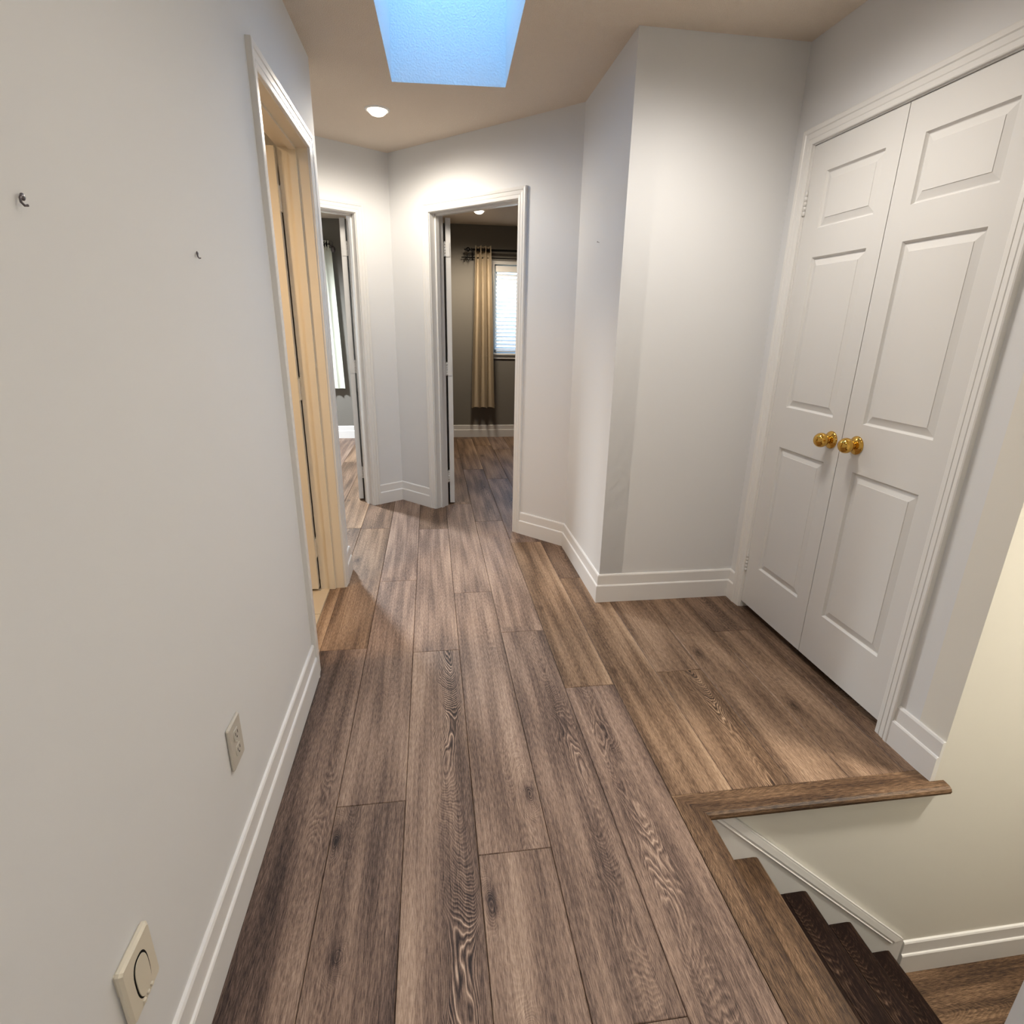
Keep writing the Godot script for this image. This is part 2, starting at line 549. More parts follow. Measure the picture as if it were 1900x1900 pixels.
func make_woods() -> void:
	var V := func(list: Array) -> Array:
		var out: Array = []
		for k in range(0, list.size(), 2):
			out.append(Vector2(list[k], list[k + 1]))
		return out
	var specs := [
		# 0 dark left side, tan grain right (board by the left wall)
		{seed = 11, stops = V.call([0, 0.12, 0.35, 0.17, 0.7, 0.40, 1, 0.50]), heart = 0.8, amp = 0.32},
		# 1 even mauve brown, knot in the far left corner
		{seed = 21, stops = V.call([0, 0.50, 0.3, 0.43, 0.8, 0.33, 1, 0.27]), heart = 0.2, amp = 0.14, knots = [[0.09, 0.11, 0.09, 0.05, 1.1], [0.3, 0.42, 0.1, 0.035, 0.6]]},
		# 2 tan left, strong black and white cathedral on the right
		{seed = 31, stops = V.call([0, 0.68, 0.4, 0.58, 0.62, 0.40, 1, 0.36]), heart = 0.72, amp = 1.15, bend = 11.0, rise = 30.0},
		# 3 pale, knot near the right side
		{seed = 41, stops = V.call([0, 0.44, 0.45, 0.52, 0.75, 0.60, 1, 0.42]), heart = 0.72, amp = 0.22, knots = [[0.85, 1.36, 0.11, 0.055, 1.0]]},
		# 4 pale with a knot by its far left corner
		{seed = 51, stops = V.call([0, 0.55, 0.25, 0.62, 0.7, 0.5, 1, 0.4]), heart = 0.25, amp = 0.2, knots = [[0.12, 0.13, 0.1, 0.055, 1.1], [0.36, 0.44, 0.07, 0.04, 0.7]]},
		# 5 grey brown with dark cathedral right
		{seed = 61, stops = V.call([0, 0.45, 0.4, 0.42, 0.7, 0.33, 1, 0.34]), heart = 0.72, amp = 0.7, bend = 11.0},
		# 6 grey brown, pale cathedral left of the middle, eye-shaped knot
		{seed = 71, stops = V.call([0, 0.42, 0.35, 0.38, 0.7, 0.44, 1, 0.42]), heart = 0.36, amp = 0.75, bend = 11.0, knots = [[0.45, 0.42, 0.08, 0.03, -0.4]]},
		# 7 warm brown, pale right edge
		{seed = 81, stops = V.call([0, 0.34, 0.4, 0.38, 0.75, 0.48, 1, 0.66]), heart = 0.3, amp = 0.16, warm = 1.0, knots = [[0.15, 0.9, 0.08, 0.03, 0.5]]},
		# 8 warm brown with a dark ribbon of cathedral right
		{seed = 91, stops = V.call([0, 0.46, 0.4, 0.42, 0.7, 0.30, 1, 0.40]), heart = 0.66, amp = 1.0, bend = 14.0, warm = 1.0},
		# 9 plain tan
		{seed = 101, stops = V.call([0, 0.52, 0.4, 0.44, 0.75, 0.50, 1, 0.60]), heart = 0.6, amp = 0.12},
		# 10 plain dark
		{seed = 111, stops = V.call([0, 0.28, 0.4, 0.32, 0.75, 0.26, 1, 0.30]), heart = 0.5, amp = 0.35, warm = 0.6},
		# 11 warm middle brown, soft
		{seed = 121, stops = V.call([0, 0.40, 0.4, 0.48, 0.75, 0.42, 1, 0.36]), heart = 0.4, amp = 0.15, warm = 0.8, knots = [[0.2, 0.55, 0.1, 0.05, 0.7]]},
		# 12 dark stair board with pale lines, shade of the lower treads put into its tone
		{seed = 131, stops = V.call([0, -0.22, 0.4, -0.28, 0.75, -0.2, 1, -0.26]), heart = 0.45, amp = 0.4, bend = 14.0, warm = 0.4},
		# 13 red brown edging and landing boards
		{seed = 141, stops = V.call([0, 0.16, 0.4, 0.20, 0.75, 0.12, 1, 0.18]), heart = 0.3, amp = 0.22, bend = 14.0, warm = 1.3},
	]
	for s in specs:
		wood_mats.append(wood(s))
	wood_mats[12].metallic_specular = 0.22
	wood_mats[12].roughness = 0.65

func make_floor() -> void:
	var fl := thing("floor", "brown oak plank floor running the length of the hall and into both bedrooms", "floor", Transform3D.IDENTITY, "", "structure")
	var st := mb()
	for b in [[-3.0, 3.0, -7.2, -1.26], [-3.0, 0.68, -1.26, -0.36], [-3.0, 3.0, -0.36, 1.7]]:
		box(st, Vector3(b[0], -0.16, b[2]), Vector3(b[1], -0.0105, b[3]))
	done(st, "subfloor", M.sub, fl)
	# row number, left and right limit, far and near limit, joints from far to near, boards from far to near
	var rows := [
		[-3, -9, 9, -7.05, -3.0, [-5.3, -3.75], [9, 11, 10]],
		[-2, -9, 9, -7.05, -2.9, [-5.75, -4.2], [11, 10, 9]],
		[-1, -0.563, 9, -3.02, -1.98, [], [7]],
		[-1, -9, 9, -7.05, -3.02, [-5.3, -3.74], [10, 7, 10]],
		[0, -9, 9, -7.05, 0.5, [-5.27, -3.718, -2.185, -0.62], [7, 10, 11, 0, 1]],
		[1, -9, 9, -7.05, 0.5, [-5.95, -4.41, -2.857, -1.33, 0.22], [9, 11, 9, 9, 1, 4]],
		[2, -9, 9, -7.05, 0.5, [-6.77, -5.22, -3.671, -2.129, -0.58], [9, 7, 10, 9, 2, 5]],
		[3, -9, 9, -7.05, 0.5, [-5.836, -4.225, -2.674, -1.122], [7, 11, 9, 3, 4]],
		[4, -9, 9, -7.05, 0.5, [-6.9, -5.35, -3.8, -2.251, -0.701], [10, 7, 5, 9, 5, 3]],
		[5, -9, 9, -7.05, 0.5, [-6.5, -4.98, -3.364, -1.809, -0.25], [7, 11, 5, 7, 6, 3]],
		[6, -9, 9, -7.05, -1.249, [-6.263, -4.3, -2.795], [9, 11, 10, 7]],
		[7, -9, 9, -7.05, -1.249, [-5.4, -3.42, -1.867], [11, 10, 11, 8]],
		[8, -9, 9, -2.53, -1.249, [], [11]],
		[9, -9, 9, -2.53, -1.249, [-2.146], [10, 11]],
		[10, -9, 1.66, -2.53, -1.249, [], [10]],
	]
	# the rest of the two bedrooms, mostly out of sight from the hall
	for k in range(-13, -3):
		rows.append([k, -3.0, 9, -7.05, -3.36, [-5.75 + 0.31 * (absi(k) % 4)], [[9, 11], [10, 7], [11, 9], [7, 10]][absi(k) % 4]])
	for k in range(8, 18):
		rows.append([k, -9, 3.0, -7.05, -3.2, [-5.6 + 0.37 * (k % 4)], [[11, 9], [7, 10], [9, 11], [10, 7]][k % 4]])
	for r in rows:
		var rx: float = ROW_0 + r[0] * ROW_W
		var x0: float = maxf(rx, r[1]); var x1: float = minf(rx + ROW_W, r[2])
		var joints: Array = [r[3]] + r[5] + [r[4]]
		for k in joints.size() - 1:
			var kind: int = r[6][k]
			var flip: bool = (r[0] * 7 + k * 3) % 4 == 1 and not kind in [1, 2, 3, 4, 5, 6, 8, 0]
			var v0: float = joints[k]
			if k == 0 and joints.size() > 2:
				v0 = joints[1] - PLANK_L
			plank(fl, x0, x1, joints[k], joints[k + 1], rx, v0, wood_mats[kind], flip)
	# bull-nosed edging round the stair well, mitred at the corner
	var prof := [Vector2(0, -0.0105), Vector2(0, 0.0005), Vector2(0.055, 0.0035), Vector2(0.072, 0.0025), Vector2(0.080, -0.002), Vector2(0.084, -0.010), Vector2(0.082, -0.019), Vector2(0.075, -0.026), Vector2(0.055, -0.028), Vector2(0.055, -0.0105)]
	nosing(fl, prof, Vector3(0.6875, 0, -1.248), Vector3(1.573, 0, -1.248), Vector3(0, 0, 1), Vector2(1, 0), Vector2.ZERO, wood_mats[13])
	nosing(fl, prof, Vector3(0.6875, 0, -1.248), Vector3(0.6875, 0, -0.39), Vector3(1, 0, 0), Vector2(1, 0), Vector2.ZERO, wood_mats[13])

# a swept wooden strip with the grain along it
func nosing(o: Node3D, prof: Array, a: Vector3, b: Vector3, u: Vector3, ma: Vector2, mb_: Vector2, m: Material, called := "nosing") -> void:
	var st := mb()
	var d := (b - a).normalized()
	var n := prof.size()
	var run := 0.0
	for k in n:
		var p: Vector2 = prof[k]; var q: Vector2 = prof[(k + 1) % n]
		var step := p.distance_to(q)
		var pts := [a + u * p.x + Vector3(0, p.y, 0) + d * (ma.x * p.x), b + u * p.x + Vector3(0, p.y, 0) + d * (mb_.x * p.x), b + u * q.x + Vector3(0, q.y, 0) + d * (mb_.x * q.x), a + u * q.x + Vector3(0, q.y, 0) + d * (ma.x * q.x)]
		var uv: Array = []
		for e in 4:
			uv.append(Vector2(0.3 + (run + (step if e > 1 else 0.0)) / ROW_W, 0.1 + (pts[e] - a).dot(d) / PLANK_L))
		quad_uv(st, pts, uv)
		run += step
	var flat := PackedVector2Array(prof)
	var tri := Geometry2D.triangulate_polygon(flat)
	for k in range(0, tri.size(), 3):
		for e in [0, 1, 2]:
			st.set_uv(Vector2(0.5, 0.2)); st.add_vertex(a + u * prof[tri[k + e]].x + Vector3(0, prof[tri[k + e]].y, 0) + d * (ma.x * prof[tri[k + e]].x))
		for e in [2, 1, 0]:
			st.set_uv(Vector2(0.5, 0.2)); st.add_vertex(b + u * prof[tri[k + e]].x + Vector3(0, prof[tri[k + e]].y, 0) + d * (mb_.x * prof[tri[k + e]].x))
	done(st, called, m, o)

# ---------------------------------------------------------------- the whole shell

const LA := Vector2(-0.49, 1.6)
const LB := Vector2(-0.49, -3.02)
const B0 := Vector2(-0.25, -4.41)
const DL := Vector2(-1.8252, -3.3475)
const C0 := Vector2(0.823, -3.28)
const D0 := Vector2(0.823, -2.507)
const E0 := Vector2(1.54, -2.507)
const TH := 0.12

func make_shell() -> void:
	var f_left := wall_frame(LA, LB)
	var f_dl := wall_frame(DL, B0)
	var f_dr := wall_frame(B0, C0)
	var f_cd := wall_frame(C0, D0)
	var f_de := wall_frame(D0, E0)
	var f_cl := wall_frame(E0, Vector2(1.54, -1.2))
	wall("wall_left", "long white hall wall on the left with hooks and outlets", LA, LB, TH, M.wall, [[3.645, 4.405, 0.0, 2.045]], 0.0, H, M.cream)
	wall("wall_corridor", "white wall turning the corner behind the left doorway", Vector2(-0.61, -3.02), Vector2(-1.83, -3.02), 0.1, M.wall)
	wall("wall_corridor_end", "white wall closing the short side passage", Vector2(-1.825, -3.02), DL, 0.1, M.wall)
	wall("wall_angled_left", "white angled wall holding the narrow far left doorway", DL, B0, TH, M.wall, [[0.872, 1.632, 0.0, 2.045]], 0.0, H, M.grey_wall)
	wall("wall_angled_right", "white angled wall holding the doorway to the curtained room", B0, C0, TH, M.wall, [[0.389, 1.138, 0.0, 2.045]], 0.0, H, M.grey_wall)
	wall("wall_return", "short bluish white wall between the angled wall and the projecting corner", C0, D0, TH, M.wall)
	wall("wall_end", "white wall facing down the hall left of the closet doors", D0, E0, 0.1, M.wall)
	wall("wall_closet", "white wall round the double closet doors", E0, Vector2(1.54, -1.3), 0.1, M.wall, [[0.129, 1.069, 0.0, 2.052]])
	wall("wall_near_right", "white wall end at the near side of the stair well", Vector2(0.75, -0.4), Vector2(0.75, 1.6), 0.1, M.wall, [], -1.0)
	wall("wall_back", "white wall closing the hall behind the viewer", Vector2(0.75, 1.6), Vector2(-0.49, 1.6), 0.1, M.wall)
	wall("wall_stairwell", "cream wall at the far side of the stair well, full height", Vector2(1.54, -1.2), Vector2(2.8, -1.2), 0.1, M.cream, [], -1.0)
	wall("wall_stairwell_under", "cream stair well wall below the floor edge", Vector2(0.70, -1.2), Vector2(1.54, -1.2), 0.1, M.cream, [], -1.0, -0.028)
	wall("wall_stairwell_near", "cream wall at the near side of the stairs", Vector2(2.8, -0.4), Vector2(0.85, -0.4), 0.1, M.cream, [], -1.0)
	wall("wall_landing_end", "cream wall at the end of the stair landing", Vector2(2.75, -1.25), Vector2(2.75, -0.35), 0.1, M.cream, [], -1.0)
	wall("wall_stair_head", "cream wall under the head of the stairs", Vector2(0.715, -0.38), Vector2(0.715, -1.22), 0.06, M.cream, [], -1.0, -0.03)
	# rooms beyond
	wall("wall_bedroom_back", "grey back wall of both bedrooms with the window", Vector2(-3.0, -7.05), Vector2(3.0, -7.05), 0.15, M.grey_wall, [[0.5, 1.72, 1.03, 2.03], [3.775, 5.0, 1.03, 2.03]])
	wall("wall_bedroom_partition", "grey block of wall between the two bedrooms, thickened to darken the door gaps", Vector2(0.065, -4.58), Vector2(0.065, -7.1), 0.585, M.grey_wall)  # made this thick so the gaps beside the open doors stay dark
	wall("wall_bedroom_front", "grey front wall of the curtained bedroom", Vector2(3.0, -3.2), Vector2(0.93, -3.2), 0.1, M.grey_wall)
	wall("wall_bedroom_left_front", "grey front wall of the far left bedroom", Vector2(-1.84, -3.35), Vector2(-3.0, -3.35), 0.1, M.grey_wall)
	wall("wall_outer_right", "outer wall on the right", Vector2(3.0, -7.2), Vector2(3.0, 1.7), 0.15, M.grey_wall)
	wall("wall_outer_left", "outer wall on the left", Vector2(-3.0, 1.7), Vector2(-3.0, -7.2), 0.15, M.grey_wall)
	wall("wall_outer_back", "outer wall behind the viewer", Vector2(3.0, 1.7), Vector2(-3.0, 1.7), 0.1, M.cream)
	wall("wall_bathroom_near", "cream wall at the near side of the bathroom", Vector2(-0.6, -0.7), Vector2(-3.0, -0.7), 0.1, M.cream, [], 0.0, H, M.cream)
	wall("wall_closet_back", "white back wall inside the closet", Vector2(2.3, -2.507), Vector2(2.3, -1.2), 0.05, M.wall)
	# ceiling with the skylight shaft left open
	var hole := [Vector2(-0.145, -3.217), Vector2(0.396, -3.180), Vector2(0.352, -1.95), Vector2(-0.180, -1.95)]
	var rect := [Vector2(-3.1, -7.2), Vector2(3.1, -7.2), Vector2(3.1, 1.8), Vector2(-3.1, 1.8)]
	var ce := thing("ceiling", "stippled taupe white ceiling with a skylight shaft cut into it", "ceiling", Transform3D.IDENTITY, "", "structure")
	var st := mb()
	for k in 4:
		var k2 := (k + 1) % 4
		for y in [H, H + 0.12]:
			quad(st, Vector3(rect[k].x, y, rect[k].y), Vector3(rect[k2].x, y, rect[k2].y), Vector3(hole[k2].x, y, hole[k2].y), Vector3(hole[k].x, y, hole[k].y))
		quad(st, Vector3(rect[k].x, H, rect[k].y), Vector3(rect[k2].x, H, rect[k2].y), Vector3(rect[k2].x, H + 0.12, rect[k2].y), Vector3(rect[k].x, H + 0.12, rect[k].y))
	done(st, "plaster", M.ceiling, ce)
	var sk := thing("window_1", "skylight shaft in the hall ceiling filled with blue daylight", "skylight", Transform3D.IDENTITY, "", "structure")
	var top := 3.02
	for k in 4:
		var k2 := (k + 1) % 4
		var a: Vector2 = hole[k]; var b: Vector2 = hole[k2]
		var n := Vector2((b - a).y, -(b - a).x).normalized() * 0.06
		var e := (b - a).normalized() * 0.06
		st = mb()
		var q := [a, b, b + e + n, a - e + n]
		for s in 4:
			var s2 := (s + 1) % 4
			var lo := H if s == 0 else H + 0.12
			quad(st, Vector3(q[s].x, lo, q[s].y), Vector3(q[s].x, top, q[s].y), Vector3(q[s2].x, top, q[s2].y), Vector3(q[s2].x, lo, q[s2].y))
		quad(st, Vector3(q[0].x, top, q[0].y), Vector3(q[1].x, top, q[1].y), Vector3(q[2].x, top, q[2].y), Vector3(q[3].x, top, q[3].y))
		done(st, "shaft_side", M.shaft, sk)
	st = mb()
	for k in 4:
		var k2 := (k + 1) % 4
		var c: Vector2 = (hole[0] + hole[1] + hole[2] + hole[3]) / 4.0
		var ai: Vector2 = hole[k].lerp(c, 0.08); var bi: Vector2 = hole[k2].lerp(c, 0.08)
		var ao: Vector2 = hole[k] + (hole[k] - c) * 0.12; var bo: Vector2 = hole[k2] + (hole[k2] - c) * 0.12
		for y in [top, top + 0.05]:
			quad(st, Vector3(ao.x, y, ao.y), Vector3(bo.x, y, bo.y), Vector3(bi.x, y, bi.y), Vector3(ai.x, y, ai.y))
		quad(st, Vector3(ai.x, top, ai.y), Vector3(bi.x, top, bi.y), Vector3(bi.x, top + 0.05, bi.y), Vector3(ai.x, top + 0.05, ai.y))
		quad(st, Vector3(ao.x, top, ao.y), Vector3(bo.x, top, bo.y), Vector3(bo.x, top + 0.05, bo.y), Vector3(ao.x, top + 0.05, ao.y))
	done(st, "frame", M.trim, sk)
	st = mb()
	var cg: Vector2 = (hole[0] + hole[1] + hole[2] + hole[3]) / 4.0
	var pg: Array = []
	for k in 4:
		pg.append(hole[k].lerp(cg, 0.06))
	quad(st, Vector3(pg[0].x, top + 0.03, pg[0].y), Vector3(pg[1].x, top + 0.03, pg[1].y), Vector3(pg[2].x, top + 0.03, pg[2].y), Vector3(pg[3].x, top + 0.03, pg[3].y))
	done(st, "pane", M.glass, sk)
	# doorways
	door_trim("trim_1", "white casing of the doorway in the left wall, glossy under the ceiling light", f_left, 3.645, 4.405, 2.045, TH, M.trim, -0.045, false, M.cream_trim)
	door_trim("trim_2", "white casing of the narrow far left doorway", f_dl, 0.872, 1.632, 2.045, TH, M.trim, -0.045, false)
	door_trim("trim_3", "white casing of the doorway to the room with the beige curtain", f_dr, 0.389, 1.138, 2.045, TH, M.trim, -0.045, false)
	door_trim("trim_4", "white casing round the double closet doors", f_cl, 0.129, 1.069, 2.052, 0.1, M.trim, -0.06, false)
	# baseboards
	var tb := tan(deg_to_rad(80.4 / 2.0)); var tc := tan(deg_to_rad(43.5 / 2.0))
	baseboard("baseboard_left", "white stepped baseboard along the long left wall", [[f_left, 0.0, 3.585, 0.0, 0.0]], M.base)
	baseboard("baseboard_left_end", "short white baseboard rounding the end of the left wall past the doorway", [[f_left, 4.465, 4.62, 0.0, 1.0], [wall_frame(Vector2(-0.49, -3.02), Vector2(-1.83, -3.02)), 0.0, 1.2, -1.0, 0.0]], M.base)
	baseboard("baseboard_corner", "white baseboard folded into the corner between the two far doorways", [[f_dl, 1.692, 1.9, 0.0, -tb], [f_dr, 0.0, 0.329, tb, 0.0]], M.base)
	baseboard("baseboard_right", "white baseboard from the curtained room's doorway round the projecting corner to the closet", [
		[f_dr, 1.198, B0.distance_to(C0), 0.0, -tc], [f_cd, 0.0, 0.773, tc, 1.0], [f_de, 0.0, 0.717, -1.0, -1.0], [f_cl, 0.0, 0.069, 1.0, 0.0]], M.base)
	baseboard("baseboard_closet", "short white baseboard between the closet casing and the stair edge", [[f_cl, 1.129, 1.307, 0.0, 0.0]], M.base)
	baseboard("baseboard_bedrooms", "white baseboard along the grey back wall of the bedrooms", [[wall_frame(Vector2(-3.0, -7.05), Vector2(3.0, -7.05)), 0.0, 6.0, 0.0, 0.0]], M.base)
	baseboard("baseboard_near_right", "white baseboard of the near right wall end", [[wall_frame(Vector2(0.75, -0.4), Vector2(0.75, 1.6)), 0.0, 2.0, 0.0, 0.0]], M.base)
	# bathroom tiles
	var ft := thing("floor_bathroom", "cream tile floor inside the left doorway", "floor", Transform3D.IDENTITY, "", "structure")
	st = mb()
	box(st, Vector3(-3.0, -0.012, -2.95), Vector3(-0.563, -0.004, -0.7))
	done(st, "grout", M.grout, ft)
	for i in 5:
		for j in 6:
			var x1 := -0.566 - i * 0.45; var z0 := -2.92 + j * 0.40
			st = mb()
			soft_box(st, Vector3(x1 - 0.445, -0.011, z0), Vector3(x1, 0.0, minf(z0 + 0.395, -0.7)), 0.002)
			done(st, "tile", M.tile, ft)

# ---------------------------------------------------------------- doors

func make_doors() -> void:
	var two := func(w: float) -> Array:
		var out: Array = []
		var pw := (w - 0.11 * 2.0 - 0.10) / 2.0
		for x in [0.11, 0.21 + pw]:
			out.append(Rect2(x, 0.22, pw, 0.60)); out.append(Rect2(x, 1.0, pw, 0.60)); out.append(Rect2(x, 1.70, pw, 0.2))
		return out
	# the three room doors stand open; what the hall sees is the hinge edge and the gap
	var d := panel_door("door_1", "cream bathroom door standing open inside the left doorway", Transform3D(Basis(Vector3.RIGHT, Vector3.UP, Vector3.BACK), Vector3(-1.36, 0.014, -2.772)), 0.742, 2.022, 0.035, two.call(0.742), M.cream_trim)
	for y in [0.17, 0.98, 1.78]:
		hinge(d, Vector3(0.7465, y, -0.036), Vector3(-0.003, 0, 0.034), Vector3(0.034, 0, 0.002), M.cream_trim, 0.1, 0.0065)
	var za := Vector3(-0.10, 0, -0.995).normalized()
	var e2 := Vector3(-0.549, 0.014, -4.402)
	d = panel_door("door_2", "white bedroom door standing open behind the narrow far left doorway", Transform3D(Basis(za, Vector3.UP, za.cross(Vector3.UP)), e2 + za.cross(Vector3.UP) * 0.0), 0.742, 2.022, 0.035, two.call(0.742), M.door)
	d.transform.origin = e2 + za.cross(Vector3.UP) * -0.012
	for y in [0.17, 0.98, 1.78]:
		hinge(d, Vector3(-0.004, y, 0.006), Vector3(0.0, 0, -0.032), Vector3(-0.02, 0, 0.02), M.door, 0.09, 0.0065)
	var zb := Vector3(0.0, 0, -1.0)
	d = panel_door("door_3", "white bedroom door standing open at the left of the curtained room's doorway", Transform3D(Basis(zb, Vector3.UP, zb.cross(Vector3.UP)), Vector3(0.1595, 0.014, -4.235)), 0.71, 2.022, 0.035, two.call(0.71), M.door)
	for y in [0.17, 0.98, 1.78]:
		hinge(d, Vector3(-0.004, y, -0.042), Vector3(0.0, 0, 0.034), Vector3(-0.02, 0, -0.014), M.door, 0.09, 0.0065)
	# closet leaves
	var f_cl := wall_frame(E0, Vector2(1.54, -1.2))
	var lw := 0.4655
	var rl := [Rect2(0.097, 0.216, 0.299, 0.602), Rect2(0.097, 0.995, 0.299, 0.602), Rect2(0.097, 1.704, 0.299, 0.202)]
	var rr := [Rect2(0.087, 0.216, 0.299, 0.602), Rect2(0.087, 0.995, 0.299, 0.602), Rect2(0.087, 1.704, 0.299, 0.202)]
	var at := f_cl * Transform3D(Basis.IDENTITY, Vector3(0.1325, 0.033, -0.004))
	d = panel_door("door_4", "left white closet door leaf with three raised panels", at, lw + 0.002, 2.013, 0.035, rl, M.door)
	knob(d, Vector3(0.413, 0.911, 0), M.brass)
	hinge(d, Vector3(-0.001, 0.165, 0.004), Vector3(-0.003, 0, 0), Vector3(0.003, 0, 0), M.door)
	hinge(d, Vector3(-0.001, 1.762, 0.004), Vector3(-0.003, 0, 0), Vector3(0.003, 0, 0), M.door)
	at = f_cl * Transform3D(Basis.IDENTITY, Vector3(0.1325 + lw + 0.005, 0.033, -0.004))
	d = panel_door("door_5", "right white closet door leaf with three raised panels, nearest the stairs", at, lw - 0.003, 2.013, 0.035, rr, M.door)
	knob(d, Vector3(0.079, 0.917, 0), M.brass)
	hinge(d, Vector3(lw - 0.001, 0.150, 0.004), Vector3(-0.003, 0, 0), Vector3(0.003, 0, 0), M.door)
	hinge(d, Vector3(lw - 0.001, 1.762, 0.004), Vector3(-0.003, 0, 0), Vector3(0.003, 0, 0), M.door)

# ---------------------------------------------------------------- stairs

func make_stairs() -> void:
	var s := thing("staircase", "dark oak stairs descending to the right from the hall floor, shade painted into the lower treads", "stairs")
	var rise := 0.1775
	var first := -0.217
	var front := [0.973, 1.175, 1.376, 1.569]
	var z0 := -1.188; var z1 := -0.402
	for k in 4:
		var y: float = first - rise * k
		var x1: float = front[k]
		var x0: float = (0.715 if k == 0 else front[k - 1] - 0.028)
		var mm: Material = wood_mats[13 if k == 0 else 12]  # lower treads take the board toned down for shade
		# the board at the back of the tread, then the rounded strip along its front
		var st := mb()
		var bx := x1 - 0.085
		quad_uv(st, [Vector3(x0, y, z0), Vector3(bx, y, z0), Vector3(bx, y, z1), Vector3(x0, y, z1)], [Vector2(0.05 + 0.1 * k, 0.1), Vector2(0.05 + 0.1 * k + (bx - x0) / ROW_W, 0.1), Vector2(0.05 + 0.1 * k + (bx - x0) / ROW_W, 0.61), Vector2(0.05 + 0.1 * k, 0.61)])
		quad_uv(st, [Vector3(x0, y - 0.02, z0), Vector3(bx, y - 0.02, z0), Vector3(bx, y - 0.02, z1), Vector3(x0, y - 0.02, z1)], [Vector2.ZERO, Vector2(1, 0), Vector2(1, 1), Vector2(0, 1)])
		var tread := done(st, "tread", mm, s)
		var prof := [Vector2(0, -0.02), Vector2(0, -0.001), Vector2(0.001, 0.001), Vector2(0.066, 0.0025), Vector2(0.078, 0.000), Vector2(0.085, -0.007), Vector2(0.085, -0.020), Vector2(0.078, -0.027), Vector2(0.055, -0.028), Vector2(0.055, -0.02)]
		nosing(tread, prof, Vector3(bx, y, z0), Vector3(bx, y, z1), Vector3(1, 0, 0), Vector2.ZERO, Vector2.ZERO, mm, "tread_nosing")
		# riser below this tread
		st = mb()
		var yb: float = y - rise + 0.001
		var rx := x1 - 0.028
		quad_uv(st, [Vector3(rx, y - 0.02, z0), Vector3(rx, y - 0.02, z1), Vector3(rx, yb, z1), Vector3(rx, yb, z0)], [Vector2(0.1, 0.15), Vector2(0.1, 0.65), Vector2(0.95, 0.65), Vector2(0.95, 0.15)])
		quad_uv(st, [Vector3(rx - 0.012, y - 0.02, z0), Vector3(rx - 0.012, y - 0.02, z1), Vector3(rx - 0.012, yb, z1), Vector3(rx - 0.012, yb, z0)], [Vector2(0.1, 0.15), Vector2(0.1, 0.65), Vector2(0.95, 0.65), Vector2(0.95, 0.15)])
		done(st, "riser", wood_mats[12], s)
	# top riser under the hall floor's edging
	var st := mb()
	box(st, Vector3(0.716, first + 0.001, z0), Vector3(0.732, -0.03, z1))
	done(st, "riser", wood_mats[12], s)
	# skirt board down the far wall, moulded along its top
	var sb := thing("trim_5", "white sloping skirt board along the stair well wall", "trim", Transform3D.IDENTITY, "", "structure")
	var a := Vector2(0.853, -0.034); var b := Vector2(1.612, -0.704)
	var dn := (b - a).normalized()
	var face := [Vector2(0.736, -0.036), a, b, Vector2(b.x, -0.889), Vector2(0.736, -0.889)]
	st = mb()
	sweep(st, face, Vector3(0, 0, -1.2), Vector3(0, 0, -1.1885), Vector3.RIGHT, Vector3.UP)
	done(st, "board", M.base, sb)
	# moulded cap along the slope
	var cap := [Vector2(0, 0), Vector2(0, 0.004), Vector2(-0.006, 0.012), Vector2(-0.026, 0.014), Vector2(-0.029, 0.0122), Vector2(-0.033, 0.0122), Vector2(-0.036, 0.015), Vector2(-0.042, 0.0125), Vector2(-0.044, 0)]
	st = mb()
	sweep(st, cap, Vector3(a.x, a.y, -1.2), Vector3(b.x, b.y, -1.2), Vector3(-dn.y, dn.x, 0), Vector3(0, 0, 1), Vector2(0.88, 0), Vector2(0.88, 0))
	done(st, "moulding", M.base, sb)
	# landing
	var lf := thing("floor_landing", "brown plank floor of the lower stair landing", "floor", Transform3D.IDENTITY, "", "structure")
	st = mb()
	box(st, Vector3(0.7, -1.0, -1.25), Vector3(2.8, -0.8915, -0.35))
	done(st, "subfloor", M.sub, lf)
	var kinds := [13, 13, 13, 13, 13]
	for k in 5:
		var r0 := 0.4 + k * ROW_W
		plank(lf, r0, minf(r0 + ROW_W, 1.2), 1.53, 2.75, r0, 1.40, wood_mats[kinds[k]], k == 0, "plank", -0.88, true)
	baseboard("baseboard_landing", "white baseboard at the foot of the stair well wall by the landing", [[wall_frame(Vector2(1.54, -1.2), Vector2(2.8, -1.2), 0.0, -0.88), 0.085, 1.21, 0.0, 0.0]], M.base)

# ---------------------------------------------------------------- wall fittings

